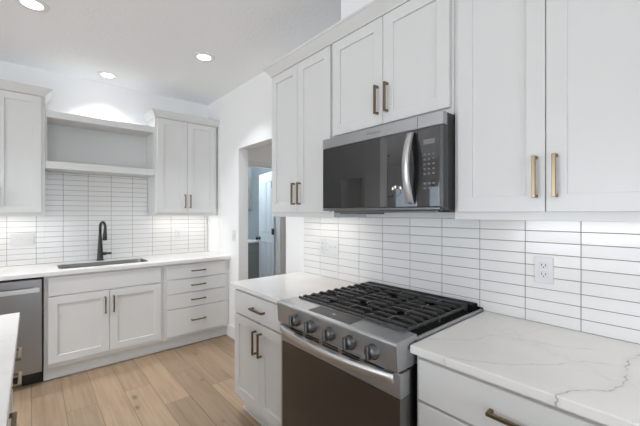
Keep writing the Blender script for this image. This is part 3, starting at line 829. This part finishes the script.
# ------------------------------------------------------------------ laundry beyond the opening
ang = math.atan2(.17, -.70)
dn = struct(bpy.data.objects.new('door_1', None), 'white panel door standing open into the laundry', 'door'); col.objects.link(dn)
dn.location = (-.034, 1.040, 0); dn.rotation_euler = (0, 0, ang)
t = MB(); DW = .735
tb = bmesh.new()
t.box(0, DW, -.0175, .0175, .008, 2.035, M['door'], .002)
for side in (-1, 1):
    for za, zb in ((.20, .95), (1.10, 1.90)):
        for xa, xb in ((.11, .34), (.40, .63)):
            for (x0, x1, z0, z1) in ((xa, xb, za, za+.014), (xa, xb, zb-.014, zb), (xa, xa+.014, za+.014, zb-.014), (xb-.014, xb, za+.014, zb-.014)):
                y0, y1 = (-.0235, -.0174) if side < 0 else (.0174, .0235)
                t.box(x0, x1, y0, y1, z0, z1, M['door'], .002)
t.build('door_leaf', dn)
kn = MB()
for s_ in (-1, 1):
    kn.cyl((DW-.055, s_*.0225, .98), .030, .010, M['matte_black'], 'Y', 20, bev=.002); kn.cyl((DW-.055, s_*.040, .98), .011, .03, M['matte_black'], 'Y', 16)
    kn.lathe([(0, -.020), (.015, -.019), (.026, -.008), (.028, .002), (.024, .014), (.012, .020), (0, .0205)], M['matte_black'], seg=20, mtx=Matrix.Translation((DW-.055, s_*.070, .98)) @ Matrix.Rotation(PI/2, 4, 'X'))
kn.build('door_knob', dn)
for z in (.25, 1.12, 1.83):
    hg = MB(); hg.cyl((-.002, .028, z), .017, .09, M['matte_black'], 'Z', 12); hg.box(.0, .085, .0177, .0225, z-.046, z+.046, M['matte_black']); hg.build('hinge', dn)
def laundry_cab(name, y0, y1, x0, x1, z0, z1, label, base):
    r = empty(name, (x0, y0, z0), label, 'cabinet')
    w_ = y1-y0; d_ = x1-x0; h_ = z1-z0
    MB().box(0, d_, 0, w_, (.10 if base else 0), h_, M['gray_cab'], .001).build('carcass', r)
    if base:
        MB().box(0, d_-.06, 0, w_, .0005, .0995, M['gray_cab']).build('toe_kick', r)
        for k in range(2):
            a = w_*k/2+.01; b_ = w_*(k+1)/2-.01
            MB().box(d_+.0003, d_+.019, a, b_, h_-.155, h_-.02, M['gray_cab'], .002).build('drawer', r)
            s_ = shaker(b_-a, h_-.29).build('door', r, (d_+.0003, (a+b_)/2, .12)); s_.rotation_euler = (0, 0, PI/2); s_.data.materials.clear(); s_.data.materials.append(M['gray_cab'])
    else:
        for k in range(2):
            a = w_*k/2+.006; b_ = w_*(k+1)/2-.006
            s_ = shaker(b_-a, h_-.03).build('door', r, (d_+.0003, (a+b_)/2, .015)); s_.rotation_euler = (0, 0, PI/2); s_.data.materials.clear(); s_.data.materials.append(M['gray_cab'])
    return r
laundry_cab('laundry_base_cabinet', .13, 1.315, -1.4995, -.92, 0, .884, 'grey base cabinet with a white top in the laundry beyond the opening', True)
laundry_cab('laundry_upper_cabinet', .13, 1.320, -1.4995, -1.22, 1.435, 2.43, 'grey wall cabinet hung in the laundry beyond the opening', False)
o = MB().box(-1.4993, -.885, .118, 1.33, .8845, .914, M['quartz'], .003, 2).build('laundry_countertop'); tag(o, 'white countertop on the grey laundry base cabinet', 'countertop')

# ------------------------------------------------------------------ dining chandelier (seen only in the microwave's glass)
r = empty('chandelier', (-.75, -5.5, CEIL), 'candle chandelier over the dining area, reflected in the microwave door', 'chandelier')
MB().cyl((0, 0, -.0155), .06, .03, M['matte_black'], 'Z', 24, bev=.003).build('canopy', r)
MB().cyl((0, 0, -.48), .006, .90, M['matte_black'], 'Z', 10).build('stem', r)
MB().lathe([(0, -.93), (.02, -.945), (.03, -.97), (.015, -1.0), (0, -1.02)], M['matte_black']).build('hub', r)
for k in range(6):
    a = k*PI/3+.3; ca, sa = math.cos(a), math.sin(a)
    MB().tube([(.02*ca, .02*sa, -.97), (.14*ca, .14*sa, -1.0), (.26*ca, .26*sa, -.96), (.30*ca, .30*sa, -.90)], .007, M['matte_black'], 8).build('arm', r)
    MB().cyl((.30*ca, .30*sa, -.855), .011, .09, M['plastic'], 'Z', 12).build('candle_sleeve', r)
    MB().lathe([(0, -.809), (.010, -.805), (.017, -.785), (.012, -.76), (0, -.735)], M['bulb'], (.30*ca, .30*sa, 0), 14).build('bulb', r)

for x, y, hw, lab in ((-.75, .62, .31, 'large square fill panel added on the laundry ceiling'), (1.2, 1.3, .17, 'small square fill panel added on the hall ceiling')):  # unseen panels added to give the laundry and hall fills a body
    r = empty('added_fill_panel', (x, y, CEIL), lab, 'ceiling light')
    MB().box(-hw, hw, -hw, hw, -.020, -.0005, M['trim'], .003).build('housing', r)
    MB().box(-hw+.02, hw-.02, -hw+.02, hw-.02, -.034, -.0203, M['led'], .004).build('diffuser', r)
